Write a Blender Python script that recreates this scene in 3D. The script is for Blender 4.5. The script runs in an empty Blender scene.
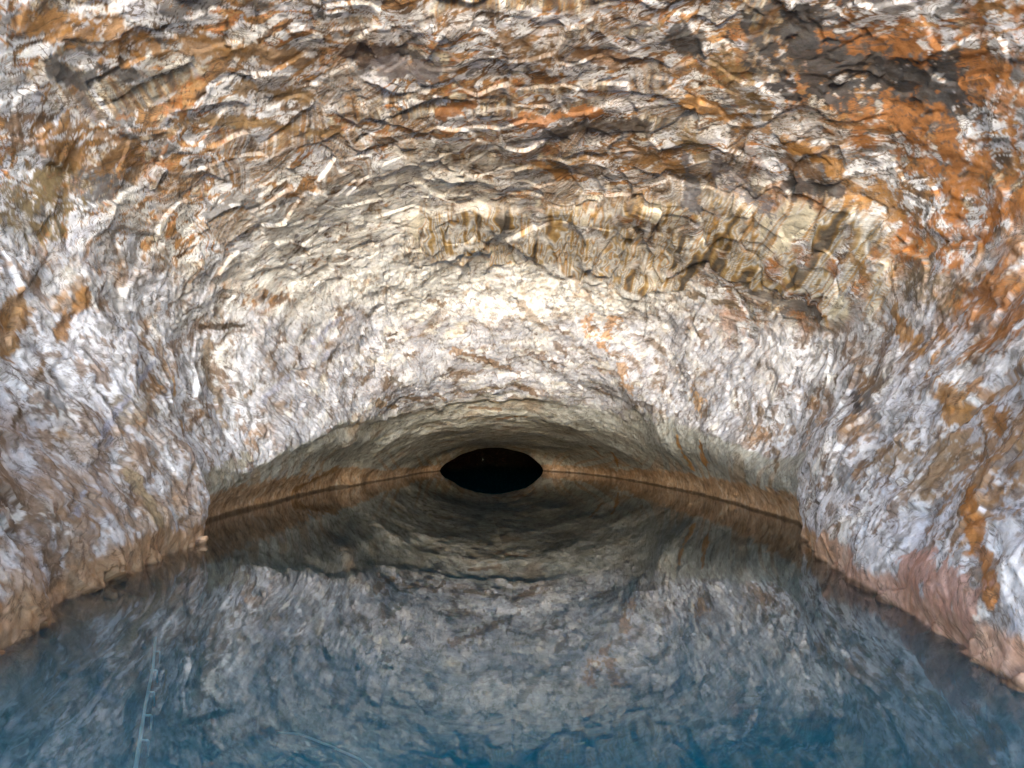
import bpy, math, time
import numpy as np
from concurrent.futures import ThreadPoolExecutor
T0 = time.time()
F = np.float32
scene = bpy.context.scene
QUALITY = 1.0           # mesh density factor

# ----------------------------------------------------------------------------- noise
rng = np.random.RandomState(7)
PERM = np.concatenate([rng.permutation(256)] * 3).astype(np.int32)
ang = rng.rand(256) * 2 * math.pi
G2 = np.stack([np.cos(ang), np.sin(ang)], 1).astype(F)
g3 = rng.randn(256, 3); g3 /= np.linalg.norm(g3, axis=1)[:, None]
G3 = g3.astype(F)
POOL = ThreadPoolExecutor(4)

def _fade(t): return t * t * t * (t * (t * 6 - 15) + 10)

def _p2(x, y, seed):
    xf = np.floor(x); yf = np.floor(y)
    xi = (xf.astype(np.int32) + seed * 17) & 255; yi = (yf.astype(np.int32) + seed * 31) & 255
    fx = (x - xf).astype(F); fy = (y - yf).astype(F)
    u = _fade(fx); v = _fade(fy)
    def g(ix, iy, dx, dy):
        h = PERM[PERM[ix & 255] + (iy & 255)]
        return G2[h, 0] * dx + G2[h, 1] * dy
    a = g(xi, yi, fx, fy); b = g(xi + 1, yi, fx - 1, fy)
    c = g(xi, yi + 1, fx, fy - 1); d = g(xi + 1, yi + 1, fx - 1, fy - 1)
    a = a + u * (b - a); c = c + u * (d - c)
    return (a + v * (c - a)) * F(1.5)

def _p3(x, y, z, seed):
    xf = np.floor(x); yf = np.floor(y); zf = np.floor(z)
    xi = (xf.astype(np.int32) + seed * 17) & 255; yi = (yf.astype(np.int32) + seed * 31) & 255; zi = (zf.astype(np.int32) + seed * 7) & 255
    fx = (x - xf).astype(F); fy = (y - yf).astype(F); fz = (z - zf).astype(F)
    u = _fade(fx); v = _fade(fy); w = _fade(fz)
    def g(ix, iy, iz, dx, dy, dz):
        h = PERM[PERM[PERM[ix & 255] + (iy & 255)] + (iz & 255)]
        return G3[h, 0] * dx + G3[h, 1] * dy + G3[h, 2] * dz
    r = []
    for k in (0, 1):
        a = g(xi, yi, zi + k, fx, fy, fz - k); b = g(xi + 1, yi, zi + k, fx - 1, fy, fz - k)
        c = g(xi, yi + 1, zi + k, fx, fy - 1, fz - k); d = g(xi + 1, yi + 1, zi + k, fx - 1, fy - 1, fz - k)
        a = a + u * (b - a); c = c + u * (d - c)
        r.append(a + v * (c - a))
    return (r[0] + w * (r[1] - r[0])) * F(1.4)

def _cell(x, y, seed):
    """2-D cellular noise: (F1, F2, random of the cell, dx, dy to the cell point)."""
    xf = np.floor(x); yf = np.floor(y)
    xi = xf.astype(np.int32); yi = yf.astype(np.int32)
    f1 = np.full(x.shape, 9, F); f2 = np.full(x.shape, 9, F); idd = np.zeros(x.shape, np.int32)
    bx = np.zeros(x.shape, F); by = np.zeros(x.shape, F)
    for i in (-1, 0, 1):
        for j in (-1, 0, 1):
            h = PERM[PERM[(xi + i + seed * 13) & 255] + ((yi + j + seed * 29) & 255)]
            h2 = PERM[h + 91]
            dx = (xf + i + 0.08 + 0.84 * h / 255. - x).astype(F); dy = (yf + j + 0.08 + 0.84 * h2 / 255. - y).astype(F)
            dd = dx * dx + dy * dy
            m = dd < f1
            f2 = np.where(m, f1, np.minimum(f2, dd))
            f1 = np.where(m, dd, f1); idd = np.where(m, h, idd); bx = np.where(m, dx, bx); by = np.where(m, dy, by)
    return np.sqrt(f1), np.sqrt(f2), PERM[idd + 37].astype(F) / 255, bx, by

def _par(fn, arrs, seed):
    n = len(arrs[0]); k = 16
    cuts = [slice(n * i // k, n * (i + 1) // k) for i in range(k)]
    res = list(POOL.map(lambda c: fn(*[np.asarray(a[c]) for a in arrs], seed), cuts))
    if isinstance(res[0], tuple): return tuple(np.concatenate([r[i] for r in res]) for i in range(len(res[0])))
    return np.concatenate(res)

def p2(x, y, seed=0): return _par(_p2, (x, y), seed)
def p3(x, y, z, seed=0): return _par(_p3, (x, y, z), seed)
def cell(x, y, seed=0): return _par(_cell, (x, y), seed)
def fb2(x, y, seed=0, oct=4, gain=.5, ridge=False):
    s = 0; a = 1.0; t = 0
    for o in range(oct):
        n = p2(x * F(2.03 ** o), y * F(2.03 ** o), seed + o * 5)
        if ridge: n = 1 - 2 * np.abs(n)
        s = s + F(a) * n; t += a; a *= gain
    return s / F(t)
def fb3(x, y, z, seed=0, oct=4, gain=.5, ridge=False):
    s = 0; a = 1.0; t = 0
    for o in range(oct):
        k = F(2.03 ** o)
        n = p3(x * k, y * k, z * k, seed + o * 5)
        if ridge: n = 1 - 2 * np.abs(n)
        s = s + F(a) * n; t += a; a *= gain
    return s / F(t)
def ss(a, b, x):
    t = np.clip((x - a) / (b - a), 0, 1); return (t * t * (3 - 2 * t)).astype(F)
def mix(c, col, w):
    return c + (np.asarray(col, F) - c) * w[:, None]
def ramp(t, stops):
    xs = [s[0] for s in stops]
    return np.stack([np.interp(t, xs, [s[1][k] for s in stops]) for k in range(3)], 1).astype(F)

def pchip(xs, ys, xq):
    """monotone cubic interpolation, ys may be (n,) or (n, m)"""
    xs = np.asarray(xs, float); ys = np.asarray(ys, float)
    one = ys.ndim == 1
    if one: ys = ys[:, None]
    h = np.diff(xs)[:, None]; dl = np.diff(ys, axis=0) / h
    m = np.zeros_like(ys)
    a = dl[:-1]; b = dl[1:]
    w1 = 2 * h[1:] + h[:-1]; w2 = h[1:] + 2 * h[:-1]
    with np.errstate(divide='ignore', invalid='ignore'):
        hm = (w1 + w2) / (w1 / a + w2 / b)
    m[1:-1] = np.where(a * b > 0, hm, 0)
    m[0] = dl[0]; m[-1] = dl[-1]
    k = np.clip(np.searchsorted(xs, xq) - 1, 0, len(xs) - 2)
    t = ((xq - xs[k]) / h[k, 0])[:, None]; hk = h[k]
    r = (2*t**3 - 3*t**2 + 1) * ys[k] + (t**3 - 2*t**2 + t) * hk * m[k] + (-2*t**3 + 3*t**2) * ys[k+1] + (t**3 - t**2) * hk * m[k+1]
    return r[:, 0] if one else r

# ----------------------------------------------------------------------------- the cave as cross sections
# (depth, centre x, left outline from the water edge up, right outline from the water edge up, crown height), metres
SEC = [
 (-9,  0, [(-9,0),(-13,4),(-16,10),(-12,17)],            [(9,0),(13,4),(16,10),(12,17)], 20),
 (-2,  0, [(-6,0),(-9,3.4),(-12.2,8),(-10.4,14)],      [(6,0),(9,3.4),(12.2,8),(10.4,14)], 17.4),
 (3,   0, [(-4.4,0),(-7,2.8),(-10.2,6.6),(-10,11),(-5.4,14.9)],  [(4,0),(6.6,2.8),(10,6.4),(10,11),(5.4,14.9)], 15.6),
 (7,   0, [(-4.6,0),(-6.5,2.5),(-9.3,5.8),(-9.4,9.8),(-5,13.4)],  [(4.05,0),(6,2.5),(9,5.6),(9.4,9.8),(5,13.4)], 14.1),
 (10,  0, [(-5.4,0),(-6.8,2.2),(-8.9,5.1),(-8.8,9.1),(-4.7,12.3)], [(4.6,0),(6.1,2.2),(8.5,5),(8.8,9.1),(4.7,12.3)], 12.9),
 (13,  0, [(-5.8,0),(-7,2),(-8.5,4.5),(-8.8,6.2),(-7.7,9),(-4,11.3)], [(5,0),(6.2,2),(8.2,4.5),(8.7,6.2),(7.7,9),(4,11.3)], 11.75),
 (15.2,0, [(-5.9,0),(-6.5,1.4),(-8.0,4.2),(-8.4,5.8),(-7.4,8.4),(-3.8,10.5)], [(5.6,0),(6.1,1.6),(7.8,4.2),(8.3,5.8),(7.4,8.4),(3.8,10.5)], 10.95),
 (17.2,0, [(-7.2,0),(-6.7,1.0),(-7.8,3.4),(-8.2,5),(-7.1,7.8),(-3.6,9.9)], [(6.4,0),(6.2,1.2),(7.5,3.2),(8.1,5),(7.1,7.8),(3.6,9.9)], 10.25),
 (19,  0, [(-7.5,0),(-6.8,1.0),(-7.5,2.9),(-8,4.5),(-6.9,7.2),(-3.5,9.3)], [(6.9,0),(6.3,1.1),(7.2,2.7),(8,4.5),(6.9,7.2),(3.5,9.3)], 9.7),
 (22,  0, [(-7.5,0),(-6.4,1.6),(-7,3.6),(-7,5.2),(-5.6,7.3),(-3,8.6)], [(7.0,0),(6.1,1.6),(6.9,3.6),(7.2,5),(5.8,7.3),(3,8.6)], 8.95),
 (25,  0, [(-7.5,0),(-5.9,2.1),(-5.9,4.4),(-4.4,6.7),(-2,7.8)], [(7.1,0),(5.8,2),(6.2,4.4),(4.8,6.7),(2.2,7.8)], 8.15),
 (26.6,0, [(-7.5,0),(-5.7,2.1),(-5.4,4.2),(-3.8,6.3),(-2,7.0)], [(7.1,0),(5.6,2),(5.6,4.2),(4.2,6.2),(2.2,7.0)], 7.3),
 (28,  0, [(-7.5,0),(-5.5,2.1),(-4.8,3.7),(-3,5.4)],     [(7,0),(5.3,2),(4.8,3.7),(3,5.4)], 6.0),
 (29.6,0, [(-7.5,0),(-5.6,2.0),(-4.6,3.3),(-2.7,4.5)],   [(6.9,0),(5.4,1.9),(4.6,3.2),(2.7,4.4)], 5.0),
 (31.2,0, [(-7.4,0),(-5.6,1.9),(-4.2,3.0),(-2,3.7)],       [(6.8,0),(5.3,1.8),(4.2,2.9),(2,3.65)], 3.9),
 (34,  0, [(-7,0),(-5.5,1.6),(-4,2.35),(-2,2.75)],       [(6.5,0),(5.1,1.5),(3.6,2.3),(2,2.7)], 2.9),
 (38, -.3,[(-6.6,0),(-5.1,1.4),(-3.4,2.05),(-2,2.25)],   [(6.0,0),(4.6,1.3),(2.6,2.05),(1.4,2.25)], 2.3),
 (42,-.6, [(-6,0),(-4.6,1.2),(-2.6,1.75)],               [(5.3,0),(4,1.15),(1.6,1.75)], 1.95),
 (47,-1.1,[(-5.6,0),(-4.4,1.1),(-2.6,1.65)],             [(4.0,0),(2.8,1.1),(.6,1.6)], 1.8),
 (51,-1.3,[(-4.7,0),(-3.7,.8),(-2.5,1.32)],              [(2.05,0),(1.3,.85),(0,1.35)], 1.5),
 (52.2,-1.4,[(-5.6,0),(-4.6,1.4),(-3,2.2)],             [(2.9,0),(1.8,1.4),(.2,2.2)], 2.5),
 (55,-2,  [(-12,0),(-11,3.5),(-7,6)],                    [(8,0),(7,3.5),(3,6)], 6.5),  # unseen chamber, widened so entering light thins out and the opening stays black
 (66,-3,  [(-15,0),(-13,4.5),(-9,7)],                    [(9,0),(7,4.5),(3,7)], 8),
 (76,-3,  [(-12,0),(-11,3),(-8,5)],                      [(6,0),(5,3),(2,5)], 5.5),
 (80,-3,  [(-3.001,0),(-3.0008,.0006)],                     [(-2.999,0),(-2.9992,.0006)], .001),
]
NT = 181
TH = np.radians(np.linspace(-90, 270, NT))
secd = np.array([s[0] for s in SEC], float)
CX = np.array([s[1] for s in SEC], float)
TAB = []
for d, cx, L, R, H in SEC:
    wl = abs(L[0][0] - cx); wr = abs(R[0][0] - cx)
    deep = min(5.5, .62 * min(wl, wr))
    pts = [(cx, -deep), (cx + .55 * wr, -.86 * deep), (cx + .93 * wr, -.35 * deep)] + R + [(cx, H)] + L[::-1] + [(cx - .93 * wl, -.35 * deep), (cx - .55 * wl, -.86 * deep), (cx, -deep)]
    a = []; r = []
    for i, (x, z) in enumerate(pts):
        t = math.degrees(math.atan2(z, x - cx))
        if t < -90 or (i == len(pts) - 1): t += 360
        if t < -90.001: t += 360
        if i and t < a[-1]: t += 360
        a.append(t); r.append(math.hypot(x - cx, z))
    TAB.append(pchip(a, r, np.linspace(-90, 270, NT)))
TAB = np.array(TAB)

CAM = np.array([0, 0, 2.0]); FPX = 773.0; HORIZON = 440.0
PITCH = math.atan((HORIZON - 384) / FPX)

def section_rows(dq):
    return pchip(secd, TAB, dq), pchip(secd, CX, dq)

# rows (depth) and columns (angle)
q = QUALITY
rows = np.concatenate([np.arange(-9, 4, .25 / q), np.arange(4, 34.5, .031 / q), np.arange(34.5, 51.5, .085 / q), np.arange(51.5, 80.01, .3)])
cols = np.concatenate([np.linspace(-90, -8, int(50 * q), endpoint=False), np.linspace(-8, 188, int(1050 * q), endpoint=False), np.linspace(188, 270, int(50 * q) + 1)])
NR, NC = len(rows), len(cols)
Rt, Cxr = section_rows(rows)
cr = np.radians(cols)
ki = (cols + 90) / 360 * (NT - 1)
k0 = np.clip(np.floor(ki).astype(int), 0, NT - 2); kt = ki - k0
# smooth (catmull-rom) interpolation of the radius between the table's angles
def tab(i): return Rt[:, np.clip(i, 0, NT - 1)]
p0_, p1_, p2_, p3_ = tab(k0 - 1), tab(k0), tab(k0 + 1), tab(k0 + 2)
RR = p1_ + .5 * kt * (p2_ - p0_ + kt * (2*p0_ - 5*p1_ + 4*p2_ - p3_ + kt * (3*(p1_ - p2_) + p3_ - p0_)))
def blur_cols(A, n):
    for _ in range(n):
        A = A.copy(); A[:, 1:-1] = .25 * A[:, :-2] + .5 * A[:, 1:-1] + .25 * A[:, 2:]
    return A
RR = blur_cols(RR, int(60 * q))
X = (Cxr[:, None] + RR * np.cos(cr)[None]).astype(F); Z = (RR * np.sin(cr)[None]).astype(F)
Y = np.repeat(rows[:, None], NC, 1).astype(F)

def normals(X, Y, Z):
    P = np.stack([X, Y, Z], 2)
    du = np.gradient(P, axis=0); dv = np.gradient(P, axis=1)
    n = np.cross(dv, du); n /= np.linalg.norm(n, axis=2)[..., None] + 1e-9
    return n.astype(F)
NRM = normals(X, Y, Z)          # check: should point into the cave
mid = NRM[NR // 3, NC // 2]
if mid[2] > 0: NRM = -NRM

# surface coordinates: S = metres round the arch (0 at the crown, + right), Y = depth
ds = np.sqrt(np.diff(X, axis=1) ** 2 + np.diff(Z, axis=1) ** 2)
S = np.concatenate([np.zeros((NR, 1)), np.cumsum(ds, axis=1)], 1)
ctr = np.argmin(abs(cols - 90)); S = S - S[:, ctr:ctr + 1]
dl = np.sqrt(np.diff(X, axis=0) ** 2 + np.diff(Y, axis=0) ** 2 + np.diff(Z, axis=0) ** 2)

def surf_at(px, py):
    """the point of the bare arch seen from the photographer's place through this pixel -> (x, depth, z)"""
    dx = (px - 512) / FPX; dz = (HORIZON - py) / FPX
    dd = np.arange(5, 52, .02)
    R_, C_ = section_rows(dd)
    x = CAM[0] + dx * dd; z = CAM[2] + dz * dd
    th = np.degrees(np.arctan2(z, x - C_)); th = np.where(th < -90, th + 360, th)
    kk = np.clip((th + 90) / 360 * (NT - 1), 0, NT - 1.001); k = kk.astype(int); f = kk - k
    i = np.arange(len(dd))
    rs = R_[i, k] * (1 - f) + R_[i, k + 1] * f
    out = np.nonzero(np.hypot(x - C_, z) > rs)[0]
    j = out[0] if len(out) else len(dd) - 1
    return float(x[j]), float(dd[j]), float(z[j])

sh = X.shape
x = X.ravel(); y = Y.ravel(); z = Z.ravel(); s = S.astype(F).ravel()
n = NRM.reshape(-1, 3)
print('grid', NR, NC, 'verts', len(x), 'face-in', mid, round(time.time() - T0, 1))

# ----------------------------------------------------------------------------- regions
w1 = fb3(x / 2.6, y / 2.6, z / 2.6, 3, 3)                 # metre scale wobble
w2 = fb3(x / .7, y / .7, z / .7, 11, 3)
absx = np.abs(x)
# how much of the surface faces down (ceiling), towards the mouth (face) or sideways (bank)
nd = -n[:, 2]; nf = -n[:, 1]
ceil_line = np.where(x < 0, 5.6, 5.0) + F(.9) * w1 - ss(20, 27, y) * .2
CEIL = ss(-.5, .5, z - ceil_line) * (1 - ss(21.8, 24.4, y + 1.6 * w1 + .7 * w2 - .02 * x))      # layered, marbled roof
lip = 3.75 - .036 * absx * absx - .7 * np.maximum(0, absx - 5.6) + .25 * w1 + .1 * w2                    # height of the edge of the low vault
VAULT = ss(-.30, .30, ((lip - z) * (1 + 2 * ss(5, 6.3, absx))) + .35 * p3(x / .5, y / .5, z / .3, 17) + .2 * w2) * ss(15.8, 16.8, y + .5 * w2)
FACE = (1 - VAULT) * (1 - CEIL) * ss(20.2, 22.6, y + w1)
BANK = (1 - VAULT) * (1 - CEIL) * (1 - ss(20.2, 22.6, y + w1))
UNDER = ss(.02, -.25, z)

# flow direction on banks and face: lines that climb and run inwards
phi = np.degrees(np.arctan2(np.maximum(z, 0), absx + .3))
q1 = p3(x / 1.3, y / 1.3, z / 1.3, 13); q2 = p3(x / .45, y / .45, z / .45, 14); q3 = p3(x / 1.3, y / 1.3, z / 1.3, 15); q4 = p3(x / .45, y / .45, z / .45, 16)
c_flow = .90 * z - .42 * y + .25 * absx + .55 * w1 + .30 * q1 + .10 * q2          # constant along a streak that climbs inwards
l_flow = .90 * y + .42 * z - .5 * absx + .4 * w1 + .5 * q3 + .15 * q4

# ----------------------------------------------------------------------------- relief
disp = np.zeros_like(x)
disp += .34 * w1 * (1 - .7 * VAULT) * (1 - .35 * CEIL) * (1 - .35 * ss(33, 40, y))
yb = (y + 1.1 * (9 - z)).astype(F)                       # bedding planes that dip towards the mouth
wx1 = p2(s / 3.1, y / 3.1, 41); wx2 = p2(s / 1.1, y / 1.1, 43); wx3 = p2(s / .5, y / .5, 44)
# roof: hanging ledges, each a soffit that ends in a face turned to the mouth
def ledge(period, seed, warp):
    ph = yb / period + warp * p2(s / (period * 2.1), yb / (period * 1.8), seed) + .25 * p2(s / (period * .5), yb / period, seed + 3)
    fl = np.floor(ph); fr = (ph - fl).astype(F)
    a = .45 + .55 * (PERM[(fl.astype(np.int32) * 7 + seed) & 255] / 255.)
    a = a * ss(-.35, .3, p2(s / (period * 2.4) + fl * F(3.7), fl * F(.77), seed + 9))
    prof = np.where(fr < .22, ss(0, .22, fr), 1 - ((fr - .22) / .78))      # face, then the soffit climbs away
    return (prof * a).astype(F), fr, a.astype(F), fl
def facet(u, v, seed):
    """broken planes: every cell is a flat piece with a tilt and a height of its own"""
    a, b, r, dx, dy = cell(u.astype(F), v.astype(F), seed)
    k = (r * 255).astype(np.int32)
    r1 = PERM[k + 71].astype(F) / 255 - .5; r2 = PERM[k + 149].astype(F) / 255 - .5
    return dx * r1 * 2.2 + dy * r2 * 2.2 + (r - .5) * .5, a, b, r
L1, fr1, a1, id1 = ledge(3.3, 51, .8)
L2, fr2, a2, id2 = ledge(1.5, 61, .8)
cwx = s / .85 + .6 * wx1 + .5 * wx2; cwy = yb / 1.0 + .5 * wx2 + .3 * wx1
f1, f2, cid, cdx, cdy = cell(cwx.astype(F), cwy.astype(F), 5)
scal = (f2 - f1)
tilt = (cdx * (cid - .5) * 1.2 + cdy * (.9 * PERM[(cid * 255).astype(int)] / 255.)) 
disp += CEIL * (.09 * L1 + .012 * L2 + .08 * (cdx * (PERM[(cid * 255).astype(int) + 71] / 255. - .5) * 2.2 + cdy * (PERM[(cid * 255).astype(int) + 149] / 255. - .5) * 2.2 + (cid - .5) * .5))
fr_a = facet(s / .42 + .5 * wx2 + .4 * wx3, yb / .5 + .5 * wx2, 31)[0]; fr_b = facet(s / .19 + .4 * wx3, yb / .24 + .4 * wx3, 33)[0]
disp += CEIL * (.022 * fr_a + .008 * fr_b)
rough_c = fb2(s / .4, yb / .4, 71, 4, .6)
disp += CEIL * (.008 * rough_c + .025 * p2(s / 1.2, yb / .9, 77))
# banks and the face: slabs and grooves along the flow, broken edges
st1 = fb2(c_flow / 1.1, l_flow / 2.6, 81, 4, ridge=True)
st2 = fb2(c_flow / .26, l_flow / .7, 91, 4, .6, ridge=True)
crk = fb3(x / .9, y / .9, z / .9, 101, 5, .58, ridge=True)
g1, g2, gid, gdx, gdy = cell((c_flow / .75 + .5 * wx2 + .3 * wx3).astype(F), (l_flow / 1.2 + .5 * wx2 + .3 * wx3).astype(F), 9)
slab = (gid - .5) * ss(0, .10, g2 - g1)
bw = BANK + .6 * FACE
nw = .25 + .75 * ss(.0, .9, z)
wf1 = facet(c_flow / .9 + .4 * wx2, l_flow / 1.5 + .3 * wx2, 35)[0]; wf2 = facet(c_flow / .38, l_flow / .62, 37)[0]; wf3 = facet(c_flow / .17 + .3 * wx3, l_flow / .26 + .3 * wx3, 39)[0]
vf = z + .55 * y
ff1 = facet(x / .8 + .4 * wx2, vf / .7 + .4 * w2, 45)[0]; ff2 = facet(x / .34 + .5 * w2, vf / .3 + .4 * w2, 47)[0]; ff3 = facet(x / .15 + .5 * w2, vf / .13, 49)[0]
disp += BANK * nw * (.05 * st1 + .045 * crk + .085 * wf1 + .028 * wf2 + .014 * wf3)
disp += FACE * (.05 * crk + .09 * ff1 + .035 * ff2 + .014 * ff3)
fin = fb3(x / .22, y / .22, z / .22, 111, 4, .65)
pit = fb3(x / .34, y / .34, z / .34, 121, 3, .6, ridge=True)
disp += (BANK + FACE) * (.03 * fin + .02 * pit)
disp += FACE * .06 * fb3(x / .8, y / .8, z / .5, 131, 4, .6)
# a broken edge of harder flow rock that hangs at the end of the roof, right of the middle
h1, h2, hid, hx_, hy_ = cell((s / .85 + .3 * wx2).astype(F), (y / 2.6 + .3 * wx2).astype(F), 21)
h_top = np.interp(x, [-3, 1, 3.4, 7.3, 9], [22.0, 22.0, 21.0, 17.3, 15.0]); h_bot = np.interp(x, [-3, 1, 4.3, 8, 9], [24.6, 25.3, 25.3, 19.2, 17])
HANG = ss(-.5, .7, y - h_top + .5 * w1 + .4 * wx2) * ss(.12, -.08, y - h_bot + .7 * w1 + .35 * wx2 + .15 * wx3 + 1.1 * (hid - .5)) * ss(-3.4, -2.4, x + .6 * w2 + .6 * wx1) * ss(4.6, 5.0, z + .3 * w2)
HANG2 = ss(19.0, 19.2, y + .25 * wx2) * ss(20.9, 20.8, y + .25 * wx2) * 0
disp = disp * (1 - .6 * HANG)
disp += HANG * (.06 + .20 * hid + .10 * p2(s / .5, y / 3, 137) - .02 * ss(.12, .0, h2 - h1)) + .15 * HANG2
# low vault: thin warped folds
vw = p3(x / .9, y / .9, z / .9, 141)
fold = fb3(x / .5 + vw, y / .9, z / .24 + 1.5 * vw, 145, 4, .55, ridge=True)
disp += VAULT * (.03 * fold + .03 * fin + .10 * w1)
disp -= .38 * VAULT * ss(.9, .1, lip - z) * ss(2.5, -1, x + .8 * w1) * ss(3, .9, z) * 0 + .17 * VAULT * ss(0, .25, lip - z) * ss(1.1, .5, lip - z) * ss(3, 0, x + .8 * w1) * ss(18, 22, y)
# undercut at the waterline
disp -= (.12 + .25 * w2 + .15 * ff1) * ss(.5, .05, np.abs(z)) * (1 - VAULT)
disp *= (1 - .55 * UNDER)
disp *= 1 - .5 * ss(4.5, 2, y)

# ----------------------------------------------------------------------------- mineral colours (surface colours, with some light and shade painted in)
WHITE = (.72, .715, .75); CREAM = (.70, .64, .51); LILAC = (.46, .46, .56); GREY = (.26, .26, .27); DARK = (.055, .053, .055)
OCHRE = (.37, .19, .065); RUST = (.36, .155, .055); BROWN = (.15, .085, .045); OLIVE = (.30, .27, .185); TAN = (.38, .25, .14); PINK = (.52, .31, .25)
col = np.empty((len(x), 3), F); col[:] = WHITE
big = fb3(x / 1.9, y / 1.9, z / 1.9, 201, 4)
med = fb3(x / .62, y / .62, z / .62, 211, 4, .55)
sml = fb3(x / .2, y / .2, z / .2, 221, 3, .6)
col = mix(col, LILAC, ss(.0, .5, p2(c_flow / .5, l_flow / 1.6, 231) + .6 * med) * .45)
col = mix(col, CREAM, ss(-.05, .4, big + .3 * med) * .55)
# banks / face mottle
mot = .55 * st2 + .45 * med
gm = fb2(c_flow / .42 + .4 * wx2, l_flow / 1.1, 241, 4, .6)
col_b = col.copy()
col_b = mix(col_b, GREY, ss(.12, .30, gm + .35 * med) * .5)
col_b = mix(col_b, BROWN, ss(.15, .24, gm * .6 + .7 * big + .35 * sml) * .85)
vein = np.abs(fb2(c_flow / .55 + .8 * wx2, l_flow / 1.5 + .5 * wx1, 251, 4, .55))
col_b = mix(col_b, (.13, .10, .085), ss(.045, .012, vein) * ss(-.1, .25, med + .2) * .85)
och = fb2(c_flow / .8, l_flow / 3.0, 261, 3)
col_b = mix(col_b, TAN, ss(.16, .34, och + .5 * med + .3 * sml) * .5)
col_b = mix(col_b, OCHRE, ss(.26, .36, och + .5 * med + .3 * sml) * .6)
slabw = ss(.06, .16, fb2(c_flow / 1.7, l_flow / 2.2, 265, 4) + .10 * sml)
col_b = mix(col_b, (.70, .70, .76), slabw * .8)
dab = fb3(x / .5, y / .5, z / .5, 291, 4, .6)
col_b = mix(col_b, (.25, .23, .22), ss(.13, .19, dab + .3 * gm) * .7)
col_b = mix(col_b, (.24, .15, .09), ss(.12, .17, -dab + .3 * och) * .75)
col_b = mix(col_b, (.72, .72, .75), ss(.18, .4, sml + .2 * st2) * .5)
# face: brown islands left where the white crust has fallen off
col_f = col.copy()
isl = fb3(x / .85, y / .85, z / .36, 271, 4, .6)
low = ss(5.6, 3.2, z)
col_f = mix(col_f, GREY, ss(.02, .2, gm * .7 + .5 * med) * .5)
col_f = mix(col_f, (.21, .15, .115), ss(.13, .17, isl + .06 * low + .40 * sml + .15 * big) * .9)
col_f = mix(col_f, (.14, .115, .09), ss(.03, .008, np.abs(fb3(x / .7, y / .7, z / .4, 281, 4, .6))) * ss(0, .3, med + .1) * .8)
col_f = mix(col_f, CREAM, ss(.1, .4, p3(x / .5, y / .5, z / .5, 287)) * .5)
pat = fb3(x / 1.6, y / 1.6, z / .9, 275, 5, .6)
col_f = mix(col_f, (.27, .235, .21), ss(.05, .13, pat + .35 * sml + .05 * low) * .75)
col_f = mix(col_f, (.20, .135, .09), ss(.13, .18, pat + .45 * sml) * .8)
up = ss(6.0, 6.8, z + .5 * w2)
col_f = mix(col_f, (.46, .47, .53), (1 - up) * ss(-.4, .25, gm + med) * .75)  # grey mottle that also paints weaker, bluer light on the lower face
col_f = mix(col_f, (.80, .80, .79), up * .85 * ss(-.4, .1, sml))  # whiter crust, with the bright band of light painted in
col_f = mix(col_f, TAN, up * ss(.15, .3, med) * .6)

# roof: marbled bands of white crust, ochre, brown and grey
mw = fb2(s / 2.0, yb / 2.0, 301, 3); mw2 = p2(s / .8, yb / .8, 311)
mar = fb2(s / 2.1 + 1.6 * mw, yb / 1.7 + 1.6 * mw + .25 * mw2, 321, 5, .46)
tone = .5 + 1.25 * mar
n1 = fb2(s / 1.35 + 1.5 * mw + .25 * mw2, yb / 1.15 + 1.5 * mw + .25 * mw2, 321, 5, .55)
n2 = fb2(s / .62 + 1.2 * mw + .5 * mw2, yb / .55 + 1.2 * mw + .5 * mw2, 323, 4, .55)
n3 = fb2(s / 3.2, yb / 2.6, 325, 3)
seamw = .045 + .14 * ss(-.08, .28, n3) + .04 * ss(-.1, .3, p2(s / .9, yb / .9, 327))
seam = ss(1.0, .72, np.abs(n1 + .02) / seamw)
seam2 = ss(1.0, .6, np.abs(n2) / (.018 + .08 * ss(.0, .35, n3 + .5 * med)))
warm = ramp(.5 + 1.1 * med + .6 * n2 + .5 * n3, [(0, (.09, .06, .04)), (.2, BROWN), (.36, (.30, .16, .065)), (.48, (.40, .19, .055)), (.60, (.42, .25, .11)), (.70, (.42, .155, .04)), (.88, TAN), (1, CREAM)])
col_c = np.empty_like(col); col_c[:] = (.78, .78, .82)
col_c = mix(col_c, LILAC, ss(.0, .3, n2 + .4 * med) * .55)
col_c = mix(col_c, CREAM, ss(.05, .3, big) * .5)
col_c = mix(col_c, (.19, .18, .18), ss(.24, .27, n1 + .10 * med) * .85)
col_c = mix(col_c, (.45, .40, .36), ss(.5, 1, seam) * (1 - ss(.8, 1, seam)) * .7)
warm = np.clip(warm * 1.12, 0, .8)
col_c = col_c + (warm - col_c) * (seam * .95)[:, None]
col_c = col_c + (warm * .8 - col_c) * (seam2 * .75)[:, None]
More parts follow.
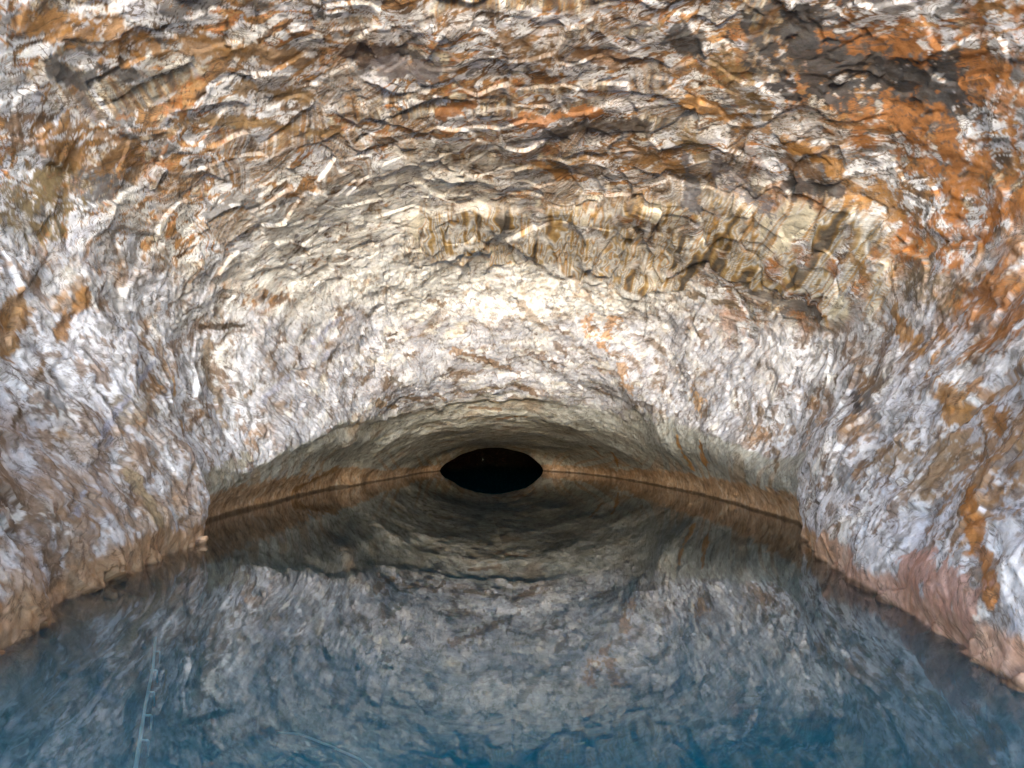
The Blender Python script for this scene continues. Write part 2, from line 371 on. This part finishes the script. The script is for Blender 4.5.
# hanging faces: striped down the fall of the water
stripe = p2(s / .34 + .6 * wx2, y / 2.2, 331) + .6 * p2(s / .14 + .3 * wx3, y / 1.2, 335)
col_s = ramp(.5 + .75 * stripe, [(0, DARK), (.2, BROWN), (.36, (.25, .16, .075)), (.45, (.31, .29, .24)), (.55, (.17, .165, .16)), (.66, (.32, .19, .08)), (.78, CREAM), (.9, WHITE)])
facew = np.maximum(ss(.26, .18, fr1) * ss(.2, .45, a1), ss(.26, .2, fr2) * ss(.35, .6, a2) * .9)
facew = facew * ss(-.25, .05, p2(s / 1.7, y / 1.2, 341) + .15)
cth = (PERM[(cid * 255).astype(int) + 203] / 255. - .5).astype(F) * 2.0
cu = (cdx * np.cos(cth) + cdy * np.sin(cth)) * .9 + .14 * wx2 + .05 * wx3
cstr = p2(cu / .17 + cid * 37, cid * 91 + .15 * yb, 391) + .6 * p2(cu / .07 + cid * 11, cid * 57, 393)
col_q = ramp(.5 + .7 * cstr + .3 * (cid - .5), [(0, DARK), (.15, (.17, .11, .07)), (.32, (.34, .19, .08)), (.42, (.40, .33, .24)), (.5, (.24, .23, .225)), (.6, (.36, .21, .10)), (.70, (.55, .52, .48)), (.8, WHITE), (.9, (.30, .29, .29)), (1, OCHRE)])
# cells with a pale rim (broken flow lobes)
rim = ss(.13, .06, scal + .05 * wx3) * ss(-.15, .0, p2(s / 1.6, yb / 1.6, 395) + .1)
lob = (PERM[(cid * 255).astype(int) + 11] / 255.).astype(F)
zone = ss(14.5, 17.5, y + .8 * w1)
pick = ss(.60, .64, lob) * zone * ss(.01, .03, scal)
col_c = col_c * (1 - pick[:, None]) + (.2 * col_c + .8 * col_q) * pick[:, None]
col_c = col_c * (1 - facew[:, None] * .9) + col_s * facew[:, None] * .9
contour = ss(.035, .012, np.abs(np.mod(mar * 5 + .3 * mw2, 1) - .5)) * zone
col_c = mix(col_c, (.62, .60, .60), np.maximum(rim * .5 * zone, contour * .5))
col_c = mix(col_c, (.06, .05, .045), ss(.02, .006, np.abs(fb2(s / 1.4 + 1.5 * mw, yb / 1.3 + 1.5 * mw, 351, 4, .6))) * .85)
crust = ss(18.6, 20.8, y + 1.2 * w1 + .5 * w2) * ss(2.5, -2.5, x + 1.5 * big)
col_c = mix(col_c, (.80, .79, .76), crust * ss(-.24, -.04, med + .5 * sml) * .85)
col_c = mix(col_c, RUST, ss(4.4, 7.6, x + 1.2 * big) * ss(.0, .22, med + .5 * big + .4 * sml) * .8)
col_c = mix(col_c, OCHRE, 0 * y)

# vault: cream and olive folds with dark seams
col_v = ramp(.5 + .8 * (.6 * fold - .1) + .35 * med, [(0, (.12, .105, .075)), (.26, (.28, .25, .18)), (.42, (.41, .38, .30)), (.58, (.54, .52, .45)), (.8, (.64, .63, .58))])
col_v = mix(col_v, TAN, ss(.1, .4, big + .2 * med) * .6)
col_v = mix(col_v, (.40, .41, .39), ss(0, 3, x) * ss(.5, 1.2, z) * .6)
orange_drip = ss(.12, .4, p2(s / .3, z / 1.8, 361) + .4 * p2(s / 1.6, y / 1.6, 363)) * ss(1.9, .5, z)
col_v = mix(col_v, (.50, .27, .11), orange_drip * .55)

hg = np.maximum(HANG, HANG2)
hs = p2(s / .46 + .4 * wx3 + .2 * wx2, y / 4, 381) + .55 * p2(s / .17 + .2 * wx3, y / 2, 383) + .5 * p2(s / 1.2, y / 3, 385)
col_h = ramp(.5 + .75 * hs, [(0, (.14, .12, .10)), (.14, (.32, .20, .09)), (.28, (.50, .35, .16)), (.38, (.76, .75, .74)), (.46, (.36, .34, .32)), (.54, (.52, .36, .16)), (.61, (.78, .77, .75)), (.70, (.40, .38, .36)), (.80, (.52, .29, .08)), (.9, (.76, .75, .74)), (1, CREAM)])
hw = hg * ss(-.30, .08, p2(s / 1.1, y / .9, 387) + .3 * wx3 + .12)
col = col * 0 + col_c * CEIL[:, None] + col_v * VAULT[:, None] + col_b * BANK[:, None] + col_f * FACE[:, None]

col = col * (1 - hw[:, None]) + col_h * hw[:, None]
# orange tidemark above the water
bh = np.where(VAULT > .5, .78, .32) * (1 - .45 * ss(30, 45, y)) + .22 * w2 + .12 * sml + .10 * BANK * (.5 + 2 * big)
band = ss(.06, -.06, z - bh)
bandc = ramp(.5 + .7 * med + .4 * p2(s / .2, y / .2, 371), [(0, (.26, .145, .08)), (.3, (.46, .27, .145)), (.6, (.58, .37, .22)), (1, (.66, .53, .39))])
rightw = ss(2, 5, x) * ss(14, 11, y)
bandc = mix(bandc, PINK, rightw * .75)
col = col * (1 - band[:, None] * .88) + bandc * band[:, None] * .88
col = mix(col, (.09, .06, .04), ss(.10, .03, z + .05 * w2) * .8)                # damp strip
# brown rock low on the left bank, rust high on the right one
lowl = ss(-3, -5, x) * BANK * ss(3.0, .7, z + 1.6 * big + .6 * w1) * ss(17, 14.5, y)
col = mix(col, (.34, .225, .14), lowl * ss(-.25, .1, med + .5 * sml) * .8)
ru = ss(5.2, 7.2, x) * BANK * ss(3.2, 4.6, z + 1.2 * big) * ss(16, 12, y)
col = mix(col, (.37, .17, .06), ru * ss(-.25, .2, med + .3 * st2) * .85)

# single stains and a few painted shadows: two pixels of the photograph -> a stretch of the rock, half width in metres, colour
def stain_and_shade(px0, py0, px1, py1, hw, color, amount=.88, rough=.95):
    A_ = np.array(surf_at(px0, py0)); B_ = np.array(surf_at(px1, py1))
    lo = np.minimum(A_, B_) - 3 * hw - .6; hi = np.maximum(A_, B_) + 3 * hw + .6
    idx = np.nonzero((x > lo[0]) & (x < hi[0]) & (y > lo[1]) & (y < hi[1]) & (z > lo[2]) & (z < hi[2]))[0]
    if not len(idx): return
    P = np.stack([x[idx], y[idx], z[idx]], 1); AB = B_ - A_
    t = np.clip(((P - A_) @ AB) / (AB @ AB + 1e-6), 0, 1)
    dist = np.linalg.norm(P - A_ - t[:, None] * AB, axis=1) / hw
    e = 1 - dist + rough * (1.5 * med[idx] + 1.6 * sml[idx] + .4 * wx3[idx] + .5 * big[idx]) + .05
    w = ss(.0, .30, e) * amount * (1 - UNDER[idx])
    if hw > .27 and sum(color) > .36: w = w * (.12 + .88 * ss(-.10, .08, sml[idx] + .8 * med[idx] + .3 * st2[idx])) * (1 - .75 * ss(.07, .02, np.abs(n2[idx])))
    col[idx] = mix(col[idx], color, w)
    fleck[idx] *= 1 - .5 * w
fleck = (.25 + .75 * (BANK + FACE)) * (1 - .9 * hw) * (1 - band) * (1 - UNDER)
DG = (.075, .072, .075)
for a_ in [
 # roof
 (812,30,940,84,1.05,DG,.95), (905,30,950,60,.3,DG), (565,122,640,118,.32,(.12,.10,.09)), (352,40,385,40,.28,(.11,.08,.07)), (402,38,412,40,.18,DG),
 (385,55,430,62,.25,(.22,.20,.21)), (505,28,560,40,.28,(.20,.12,.06)), (580,40,640,50,.25,(.24,.13,.06)), (682,20,702,30,.3,DG), (40,58,75,68,.2,DG), (95,62,118,65,.14,DG),
 (45,168,95,168,.42,(.14,.135,.14)), (5,215,50,190,.5,(.22,.16,.08)), (10,120,110,146,.4,(.22,.12,.05)), (900,120,1010,185,.65,RUST), (930,232,985,240,.55,(.38,.15,.045)),
 (870,185,900,200,.4,OCHRE), (790,150,830,170,.3,BROWN), (865,18,930,30,.45,RUST), (700,92,850,168,.22,OCHRE), (730,50,770,100,.28,(.26,.17,.08)), (800,182,842,180,.26,DG),
 (690,130,720,165,.3,(.27,.19,.10)), (20,8,140,30,.3,OCHRE), (180,30,300,50,.22,(.28,.16,.07)), (600,100,520,112,.2,RUST), (470,95,440,105,.16,(.3,.14,.06)), (230,75,300,90,.2,(.27,.17,.08)),
 (720,160,770,200,.28,(.20,.19,.21)), (690,150,700,200,.2,(.15,.15,.17)), (1000,60,1020,90,.4,RUST), (200,110,330,128,.16,(.30,.19,.09)), (540,160,570,175,.25,(.33,.17,.06)), (585,150,680,160,.28,(.30,.17,.07)),
 # right bank
 (900,320,960,412,.20,OCHRE), (862,250,900,312,.14,(.30,.18,.08)), (985,420,1012,490,.8,(.34,.20,.10)), (978,500,990,600,.10,(.40,.17,.05)), (880,452,940,470,.42,(.30,.21,.135)),
 (920,280,960,305,.3,(.20,.15,.10)), (990,300,1020,340,.5,RUST), (855,395,866,415,.1,DG), (868,395,880,420,.1,(.16,.15,.15)), (755,292,822,312,.16,(.19,.175,.165)), (760,410,775,470,.12,(.22,.16,.11)),
 (945,330,1000,430,.12,(.36,.18,.07)), (690,292,740,305,.12,(.20,.15,.10)), (840,470,850,490,.12,GREY), (900,560,960,600,.25,PINK),
 # left bank
 (82,292,55,335,.12,(.34,.17,.06)), (14,300,2,350,.2,(.33,.18,.07)), (55,338,38,372,.06,(.27,.15,.06)), (38,372,20,425,.035,(.12,.08,.05)), (44,396,54,406,.16,GREY), (118,412,145,402,.3,(.30,.25,.20)),
 (338,318,300,362,.10,(.33,.33,.40)), (290,372,262,402,.10,(.36,.36,.43)), (326,352,312,400,.07,(.34,.34,.41)), (150,360,90,450,.06,(.38,.38,.46)), (110,440,70,520,.05,(.38,.38,.45)),  # leading bluish marks: crevice shadows painted as colour
 (198,327,240,325,.07,(.06,.04,.025)), (206,345,225,420,.2,(.36,.28,.21)), (250,392,190,470,.08,(.3,.2,.12)), (130,480,150,520,.18,(.36,.28,.18)), (20,500,60,560,.35,(.25,.18,.13)), (165,380,180,430,.07,(.40,.25,.12)),  # leading dark mark: shade of a small overhang, painted as colour
 (215,480,250,455,.2,(.45,.41,.33)),
 # face
 (588,318,594,334,.24,(.46,.25,.11),.75,1.9), (612,320,604,346,.24,(.47,.25,.10),.75,1.9), (622,366,627,384,.26,(.47,.27,.12),.7,1.9), (698,394,701,412,.2,(.48,.30,.15),.7,1.8), (455,350,508,366,.22,(.30,.20,.13)), (530,354,552,361,.30,(.25,.19,.16)),
 (557,344,566,354,.14,(.22,.17,.14)), (522,388,534,393,.15,(.20,.13,.085)), (466,392,502,386,.10,(.2,.15,.1)), (640,400,656,409,.14,(.16,.14,.13)), (388,377,402,384,.14,(.2,.17,.14)), (405,396,418,399,.12,(.22,.15,.1)),
 (436,393,445,398,.10,(.22,.15,.1)), (428,298,442,305,.13,(.25,.18,.13)), (398,397,412,393,.1,(.2,.15,.1)), (630,358,640,368,.14,(.30,.24,.21)), (470,410,500,412,.12,(.28,.19,.12)), (500,420,530,418,.12,(.33,.2,.11)), (375,402,395,408,.12,(.32,.22,.13)),
 (575,345,600,360,.1,(.35,.30,.27)), (650,340,665,350,.14,(.32,.26,.22)), (520,300,545,330,.12,(.36,.30,.25)), (380,330,385,345,.09,GREY), (355,345,370,365,.09,(.3,.27,.25)),
 # vault
 (678,438,692,466,.15,(.48,.25,.08)), (700,444,706,466,.10,(.48,.23,.07)), (612,452,618,466,.10,(.46,.22,.07)), (300,490,340,470,.18,(.40,.22,.10)), (590,445,600,455,.15,(.38,.22,.12)),
]: stain_and_shade(*a_)
col *= (1 + .26 * sml + .22 * med)[:, None]
# silt and stone below the water: pale limestone
bedc = ramp(.5 + .6 * med + .3 * big, [(0, (.07, .065, .055)), (.5, (.16, .15, .13)), (1, (.34, .33, .30))])
col = col * (1 - UNDER[:, None]) + bedc * UNDER[:, None]
dk = ss(50.9, 52.0, y)                                      # darkness of the inner cavern, painted into the rock colour
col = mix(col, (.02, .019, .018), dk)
col = np.clip(col, .015, .85)

PX = X + (disp * n[:, 0]).reshape(sh); PY = Y + (disp * n[:, 1]).reshape(sh); PZ = Z + (disp * n[:, 2]).reshape(sh)
verts = np.stack([PX, PY, PZ], 2).reshape(-1, 3).astype(F)
print('relief and colours', round(time.time() - T0, 1))

# ----------------------------------------------------------------------------- helpers
def new_mat(name):
    m = bpy.data.materials.new(name); m.use_nodes = True
    nt = m.node_tree; nt.nodes.clear()
    return m, nt, nt.nodes, nt.links

def rock_material():
    m, nt, N, L = new_mat('cave_rock')
    def noise(vec, sc, det, rough, dist=0):
        n = N.new('ShaderNodeTexNoise'); n.inputs['Scale'].default_value = sc; n.inputs['Detail'].default_value = det
        n.inputs['Roughness'].default_value = rough; n.inputs['Distortion'].default_value = dist
        L.new(vec, n.inputs['Vector']); return n.outputs['Fac']
    def scale(vec, v):
        n = N.new('ShaderNodeVectorMath'); n.operation = 'MULTIPLY'; n.inputs[1].default_value = v; L.new(vec, n.inputs[0]); return n.outputs[0]
    def math_(op, a, b=None, c=None):
        n = N.new('ShaderNodeMath'); n.operation = op
        for i, v in enumerate((a, b, c)):
            if v is None: continue
            if isinstance(v, (int, float)): n.inputs[i].default_value = v
            else: L.new(v, n.inputs[i])
        return n.outputs[0]
    def rng_(v, a, b, c, d):
        n = N.new('ShaderNodeMapRange'); n.inputs[1].default_value = a; n.inputs[2].default_value = b; n.inputs[3].default_value = c; n.inputs[4].default_value = d
        L.new(v, n.inputs[0]); return n.outputs[0]
    def mixc(fac, a, b, mode='MIX'):
        n = N.new('ShaderNodeMix'); n.data_type = 'RGBA'; n.blend_type = mode
        for k, v in ((0, fac), (6, a), (7, b)):
            if isinstance(v, (int, float)): n.inputs[k].default_value = v
            elif isinstance(v, tuple): n.inputs[k].default_value = (*v, 1)
            else: L.new(v, n.inputs[k])
        return n.outputs[2]
    out = N.new('ShaderNodeOutputMaterial'); b = N.new('ShaderNodeBsdfPrincipled')
    at = N.new('ShaderNodeAttribute'); at.attribute_name = 'mineral'
    fl = N.new('ShaderNodeAttribute'); fl.attribute_name = 'flow'
    mb = N.new('ShaderNodeAttribute'); mb.attribute_name = 'marble'
    tc = N.new('ShaderNodeTexCoord'); ob = tc.outputs['Object']; fv = fl.outputs['Vector']
    A = noise(scale(fv, (5.0, 2.4, 3)), 1, 9, .74, .25)            # streaky mottle along the flow of the rock
    C = noise(ob, 11, 7, .72)                                      # crumbly crust
    B = noise(scale(fv, (1.5, .6, .8)), 1, 6, .64, .5)            # winding cracks
    D = noise(ob, 3.2, 5, .6, .6)
    c0 = mixc(1, at.outputs['Color'], rng_(A, .3, .7, .66, 1.28), 'MULTIPLY')
    c0 = mixc(1, c0, rng_(C, .3, .7, .78, 1.2), 'MULTIPLY')
    # rusty and grey flecks where the mottle is deepest
    c0 = mixc(math_('MULTIPLY', rng_(math_('ADD', A, math_('MULTIPLY', D, .5)), .55, .63, .75, 0), at.outputs['Alpha']), c0, (.15, .105, .075))
    c0 = mixc(math_('MULTIPLY', math_('MULTIPLY', rng_(C, .60, .66, 0, .6), rng_(D, .5, .6, 0, 1)), at.outputs['Alpha']), c0, (.30, .17, .08))
    crack = math_('MULTIPLY', rng_(math_('ABSOLUTE', math_('SUBTRACT', B, .5)), .002, .016, 1, 0), rng_(D, .42, .52, 0, 1))
    al = rng_(at.outputs['Alpha'], .13, .22, 0, 1)
    E = noise(scale(fv, (3.4, 1.7, 2)), 1, 7, .68, .5)
    crack2 = math_('MULTIPLY', rng_(math_('ABSOLUTE', math_('SUBTRACT', E, .5)), .002, .024, 1, 0), rng_(A, .52, .44, 0, 1))
    c0 = mixc(math_('MULTIPLY', math_('MULTIPLY', crack2, al), .6), c0, (.17, .13, .10))
    c0 = mixc(math_('MULTIPLY', crack, .6), c0, (.12, .085, .06))
    # thin marbled lines on the roof
    w = math_('FRACT', math_('ADD', math_('MULTIPLY', mb.outputs['Fac'], 9), math_('MULTIPLY', A, 1.3)))
    has = rng_(math_('ABSOLUTE', mb.outputs['Fac']), 0, .0005, 0, 1)
    l1 = math_('MULTIPLY', math_('MULTIPLY', rng_(math_('ABSOLUTE', math_('SUBTRACT', w, .5)), .05, .10, 1, 0), has), rng_(D, .45, .55, 0, .8))
    l1 = math_('MULTIPLY', l1, al)
    c0 = mixc(l1, c0, (.14, .10, .07))
    L.new(c0, b.inputs['Base Color'])
    h = math_('ADD', math_('ADD', math_('MULTIPLY', A, .12), math_('MULTIPLY', C, .8)), math_('ADD', math_('MULTIPLY', crack, -.2), math_('MULTIPLY', crack2, -.1)))
    bp = N.new('ShaderNodeBump'); bp.inputs['Strength'].default_value = .6; bp.inputs['Distance'].default_value = .035
    L.new(h, bp.inputs['Height']); L.new(bp.outputs[0], b.inputs['Normal'])
    L.new(rng_(C, .3, .7, .75, .95), b.inputs['Roughness'])
    b.inputs['Specular IOR Level'].default_value = .03
    L.new(b.outputs[0], out.inputs[0])
    return m
ROCK = rock_material()

vid = np.arange(NR * NC).reshape(NR, NC)
quads = np.stack([vid[:-1, :-1], vid[:-1, 1:], vid[1:, 1:], vid[1:, :-1]], 2).reshape(-1, 4)
qm = lambda A: A.reshape(sh)[:-1, :-1].ravel()
uf, cf, vf, ff, xf = qm(UNDER) > .5, qm(CEIL) > .5, qm(VAULT) > .5, qm(FACE) > .5, qm(x) < 0
tunf = (qm(y) > 50.6)
groups = [('pool_bed', uf), ('cave_tunnel', ~uf & tunf), ('cave_ceiling', ~uf & ~tunf & cf), ('cave_vault', ~uf & ~tunf & ~cf & vf),
          ('cave_wall_back', ~uf & ~tunf & ~cf & ~vf & ff), ('cave_wall_left', ~uf & ~tunf & ~cf & ~vf & ~ff & xf), ('cave_wall_right', ~uf & ~tunf & ~cf & ~vf & ~ff & ~xf)]

flow_wall = np.stack([c_flow, l_flow, x * .6], 1).astype(F)
flow_roof = np.stack([yb * .75 + .6 * wx1 + .3 * wx2, s * .75 + .5 * wx1 + .3 * wx2, z * .3], 1).astype(F)
flow_face = np.stack([z * 1.1 + y * .5 + .25 * w1, x * .9, y * .5], 1).astype(F)
marble = (mar + .06 * mw2 + 2).astype(F)
def grid_mesh(name, fq):
    used = np.unique(fq); remap = np.zeros(NR * NC, np.int32); remap[used] = np.arange(len(used))
    f = remap[fq].astype(np.int32)
    me = bpy.data.meshes.new(name)
    me.vertices.add(len(used)); me.vertices.foreach_set('co', verts[used].ravel())
    me.loops.add(f.size); me.loops.foreach_set('vertex_index', f.ravel())
    me.polygons.add(len(f)); me.polygons.foreach_set('loop_start', np.arange(0, f.size, 4, dtype=np.int32)); me.polygons.foreach_set('loop_total', np.full(len(f), 4, np.int32))
    me.update(calc_edges=True)
    me.polygons.foreach_set('use_smooth', np.ones(len(f), bool))
    ca = me.attributes.new('mineral', 'FLOAT_COLOR', 'POINT')
    ca.data.foreach_set('color', np.concatenate([col[used], fleck[used, None]], 1).ravel())
    fa = me.attributes.new('flow', 'FLOAT_VECTOR', 'POINT')
    fa.data.foreach_set('vector', (flow_roof if name == 'cave_ceiling' else flow_face if name in ('cave_wall_back', 'cave_vault') else flow_wall)[used].ravel())
    ma = me.attributes.new('marble', 'FLOAT', 'POINT')
    ma.data.foreach_set('value', marble[used] if name == 'cave_ceiling' else np.zeros(len(used), F))
    o = bpy.data.objects.new(name, me); scene.collection.objects.link(o)
    me.materials.append(ROCK)
    return o
flip = quads[:, ::-1] if False else quads
for name, mask in groups:
    o = grid_mesh(name, flip[mask]); o['kind'] = 'structure'
print('meshes', round(time.time() - T0, 1))

# ----------------------------------------------------------------------------- water
def simple(name, c, rough=.5, metal=0, emit=None):
    m, nt, N, L = new_mat(name)
    out = N.new('ShaderNodeOutputMaterial'); b = N.new('ShaderNodeBsdfPrincipled')
    b.inputs['Base Color'].default_value = (*c, 1); b.inputs['Roughness'].default_value = rough; b.inputs['Metallic'].default_value = metal
    nz = N.new('ShaderNodeTexNoise'); nz.inputs['Scale'].default_value = 14; nz.inputs['Detail'].default_value = 5
    rp = N.new('ShaderNodeMapRange'); rp.inputs[3].default_value = .8; rp.inputs[4].default_value = 1.2
    L.new(nz.outputs['Fac'], rp.inputs[0])
    mx = N.new('ShaderNodeMix'); mx.data_type = 'RGBA'; mx.blend_type = 'MULTIPLY'; mx.inputs[0].default_value = 1; mx.inputs[6].default_value = (*c, 1)
    L.new(rp.outputs[0], mx.inputs[7]); L.new(mx.outputs[2], b.inputs['Base Color'])
    if emit:
        b.inputs['Emission Color'].default_value = (*emit[0], 1); b.inputs['Emission Strength'].default_value = emit[1]
    L.new(b.outputs[0], out.inputs[0]); return m

def mesh_obj(name, v, f, mat, parent=None, smooth=False):
    me = bpy.data.meshes.new(name); me.from_pydata(v, [], f); me.update()
    if smooth:
        for p in me.polygons: p.use_smooth = True
    o = bpy.data.objects.new(name, me); scene.collection.objects.link(o); me.materials.append(mat)
    if parent: o.parent = parent
    return o

def box(name, x0, x1, y0, y1, z0, z1, mat):
    v = [(a, b, c) for a in (x0, x1) for b in (y0, y1) for c in (z0, z1)]
    f = [(0, 1, 3, 2), (4, 6, 7, 5), (0, 4, 5, 1), (2, 3, 7, 6), (0, 2, 6, 4), (1, 5, 7, 3)]
    return mesh_obj(name, v, f, mat)

m, nt, N, L = new_mat('cave_water')
out = N.new('ShaderNodeOutputMaterial')
gl = N.new('ShaderNodeBsdfGlossy'); gl.inputs['Roughness'].default_value = .0; gl.inputs['Color'].default_value = (1, 1, 1, 1)
tr = N.new('ShaderNodeBsdfTransparent'); tr.inputs['Color'].default_value = (.95, .98, 1, 1)
fr = N.new('ShaderNodeFresnel'); fr.inputs['IOR'].default_value = 1.35
df = N.new('ShaderNodeBsdfDiffuse'); df.inputs['Color'].default_value = (.0, .31, .50, 1)       # blue glow of scattered daylight, put into the surface colour
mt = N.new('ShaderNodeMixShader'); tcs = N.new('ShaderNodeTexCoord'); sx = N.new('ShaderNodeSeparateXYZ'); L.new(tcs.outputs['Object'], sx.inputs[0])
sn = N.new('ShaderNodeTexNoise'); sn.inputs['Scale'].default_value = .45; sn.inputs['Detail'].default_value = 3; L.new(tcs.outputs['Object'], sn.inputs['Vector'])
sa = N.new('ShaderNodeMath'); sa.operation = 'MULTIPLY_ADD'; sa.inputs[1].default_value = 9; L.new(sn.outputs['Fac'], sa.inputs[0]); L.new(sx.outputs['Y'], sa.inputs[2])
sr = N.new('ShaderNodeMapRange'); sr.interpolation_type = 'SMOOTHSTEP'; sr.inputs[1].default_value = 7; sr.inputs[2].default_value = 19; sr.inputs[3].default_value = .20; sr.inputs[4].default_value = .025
L.new(sa.outputs[0], sr.inputs[0]); L.new(sr.outputs[0], mt.inputs[0])      # the painted daylight glow fades away from the mouth
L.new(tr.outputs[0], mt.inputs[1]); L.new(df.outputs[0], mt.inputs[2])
ms = N.new('ShaderNodeMixShader')
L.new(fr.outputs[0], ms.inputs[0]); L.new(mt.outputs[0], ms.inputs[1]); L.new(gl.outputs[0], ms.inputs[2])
tc = N.new('ShaderNodeTexCoord'); mp = N.new('ShaderNodeMapping'); mp.inputs['Scale'].default_value = (1.0, 2.2, 1)
nz = N.new('ShaderNodeTexNoise'); nz.inputs['Scale'].default_value = 1.1; nz.inputs['Detail'].default_value = 3
bp = N.new('ShaderNodeBump'); bp.inputs['Strength'].default_value = .006; bp.inputs['Distance'].default_value = .05
L.new(tc.outputs['Object'], mp.inputs[0]); L.new(mp.outputs[0], nz.inputs['Vector']); L.new(nz.outputs['Fac'], bp.inputs['Height'])
L.new(bp.outputs[0], gl.inputs['Normal'])
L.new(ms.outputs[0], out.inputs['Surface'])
va = N.new('ShaderNodeVolumeAbsorption'); va.inputs['Color'].default_value = (.0, .60, .82, 1); va.inputs['Density'].default_value = .40
L.new(va.outputs[0], out.inputs['Volume'])
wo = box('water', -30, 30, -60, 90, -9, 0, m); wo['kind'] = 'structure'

# ----------------------------------------------------------------------------- things under the water
def tube_mesh(name, pts, r, mat, parent, seg=10):
    pts = [np.array(p, float) for p in pts]; v = []; f = []
    for i, p in enumerate(pts):
        t = pts[min(i + 1, len(pts) - 1)] - pts[max(i - 1, 0)]; t /= np.linalg.norm(t)
        a = np.cross(t, (0, 0, 1)) if abs(t[2]) < .95 else np.cross(t, (0, 1, 0)); a /= np.linalg.norm(a); b_ = np.cross(t, a)
        for k in range(seg):
            an = 2 * math.pi * k / seg; v.append(tuple(p + r * (math.cos(an) * a + math.sin(an) * b_)))
    for i in range(len(pts) - 1):
        for k in range(seg):
            f.append((i * seg + k, i * seg + (k + 1) % seg, (i + 1) * seg + (k + 1) % seg, (i + 1) * seg + k))
    f.append(tuple(range(seg))[::-1]); f.append(tuple(range((len(pts) - 1) * seg, len(pts) * seg)))
    return mesh_obj(name, v, f, mat, parent, smooth=True)
paint = simple('pale_painted_steel', (.50, .84, .95), .5)
R0 = np.array((-2.47, 5.24, -.15)); R1 = np.array((-4.34, 9.61, -.40)); RB = np.array((-2.3, 4.7, -.12))
rail_root = bpy.data.objects.new('submerged_railing', None); scene.collection.objects.link(rail_root); rail_root.location = R0
rail_root['label'] = 'thin pale blue pipe with short hooked brackets under the water at lower left'; rail_root['category'] = 'railing'
zero = np.zeros(3)
tube_mesh('rail', [RB - R0, (RB - R0) * .5 + (0, 0, .01), zero, (R1 - R0) * .33 + (0, 0, -.01), (R1 - R0) * .66 + (.02, 0, -.01), R1 - R0], .014, paint, rail_root)
for t in (-.02, .13, .27, .43, .62, .82):
    p = (R1 - R0) * t; k = 1 + .2 * t
    tube_mesh('bracket', [p, p + (.055 * k, 0, 0), p + (.06 * k, 0, -.006), p + (.06 * k, 0, -.11 * k)], .009, paint, rail_root, 8)
rope_m = simple('pale_rope', (.6, .64, .6), .9)
ro = tube_mesh('submerged_rope', [(-1.95, 6.6, -.42), (-1.68, 6.3, -.32), (-1.36, 6.0, -.3), (-1.105, 5.77, -.3), (-.985, 5.6, -.3), (-.95, 5.3, -.36)], .009, rope_m, None, 8)
ro['label'] = 'thin pale rope curving under the blue water at bottom, right of the pipe'; ro['category'] = 'rope'

# unseen ground outside the mouth, behind the photographer, added to bounce light in
gm_ = simple('pale_gravel', (.45, .42, .37), .9)
g = mesh_obj('ground', [(-400, -58.0, 0.4), (400, -58.0, 0.4), (400, -400, .4), (-400, -400, .4)], [(0, 3, 2, 1)], gm_); g['kind'] = 'structure'

# ----------------------------------------------------------------------------- camera, light
cam = bpy.data.objects.new('camera', bpy.data.cameras.new('camera')); scene.collection.objects.link(cam)
cam.location = CAM; cam.rotation_euler = (math.pi / 2 + PITCH, 0, 0)
cam.data.sensor_width = 36; cam.data.lens = FPX / 1024 * 36; cam.data.clip_end = 2000; cam.data.clip_start = .05
scene.camera = cam
SUN_EL, SUN_AZ = math.radians(9), math.radians(2)     # low sun shining in through the mouth
sd = bpy.data.lights.new('sun', 'SUN'); sd.energy = .42; sd.angle = math.radians(10); sd.color = (1, .985, .96)
so = bpy.data.objects.new('sun', sd); scene.collection.objects.link(so)
# light travels towards +Y and down
so.rotation_euler = (math.radians(90) - SUN_EL, 0, SUN_AZ)
w = bpy.data.worlds.new('World'); scene.world = w; w.use_nodes = True
N = w.node_tree.nodes; L = w.node_tree.links
sk = N.new('ShaderNodeTexSky'); sk.sky_type = 'NISHITA'; sk.sun_disc = False; sk.ozone_density = 2.7; sk.dust_density = .5; sk.sun_elevation = SUN_EL; sk.sun_rotation = math.pi + SUN_AZ
bg = N.get('Background') or N.new('ShaderNodeBackground'); bg.inputs['Strength'].default_value = .15
L.new(sk.outputs[0], bg.inputs['Color'])
vs = scene.view_settings; scene.display_settings.display_device = 'sRGB'
vs.view_transform = 'Standard'; vs.look = 'None'; vs.gamma = 1; vs.exposure = 3.3; vs.use_curve_mapping = False
scene.cycles.use_adaptive_sampling = True; scene.cycles.adaptive_threshold = .03; scene.cycles.max_bounces = 7; scene.cycles.diffuse_bounces = 4; scene.cycles.transparent_max_bounces = 12
print('done', round(time.time() - T0, 1))
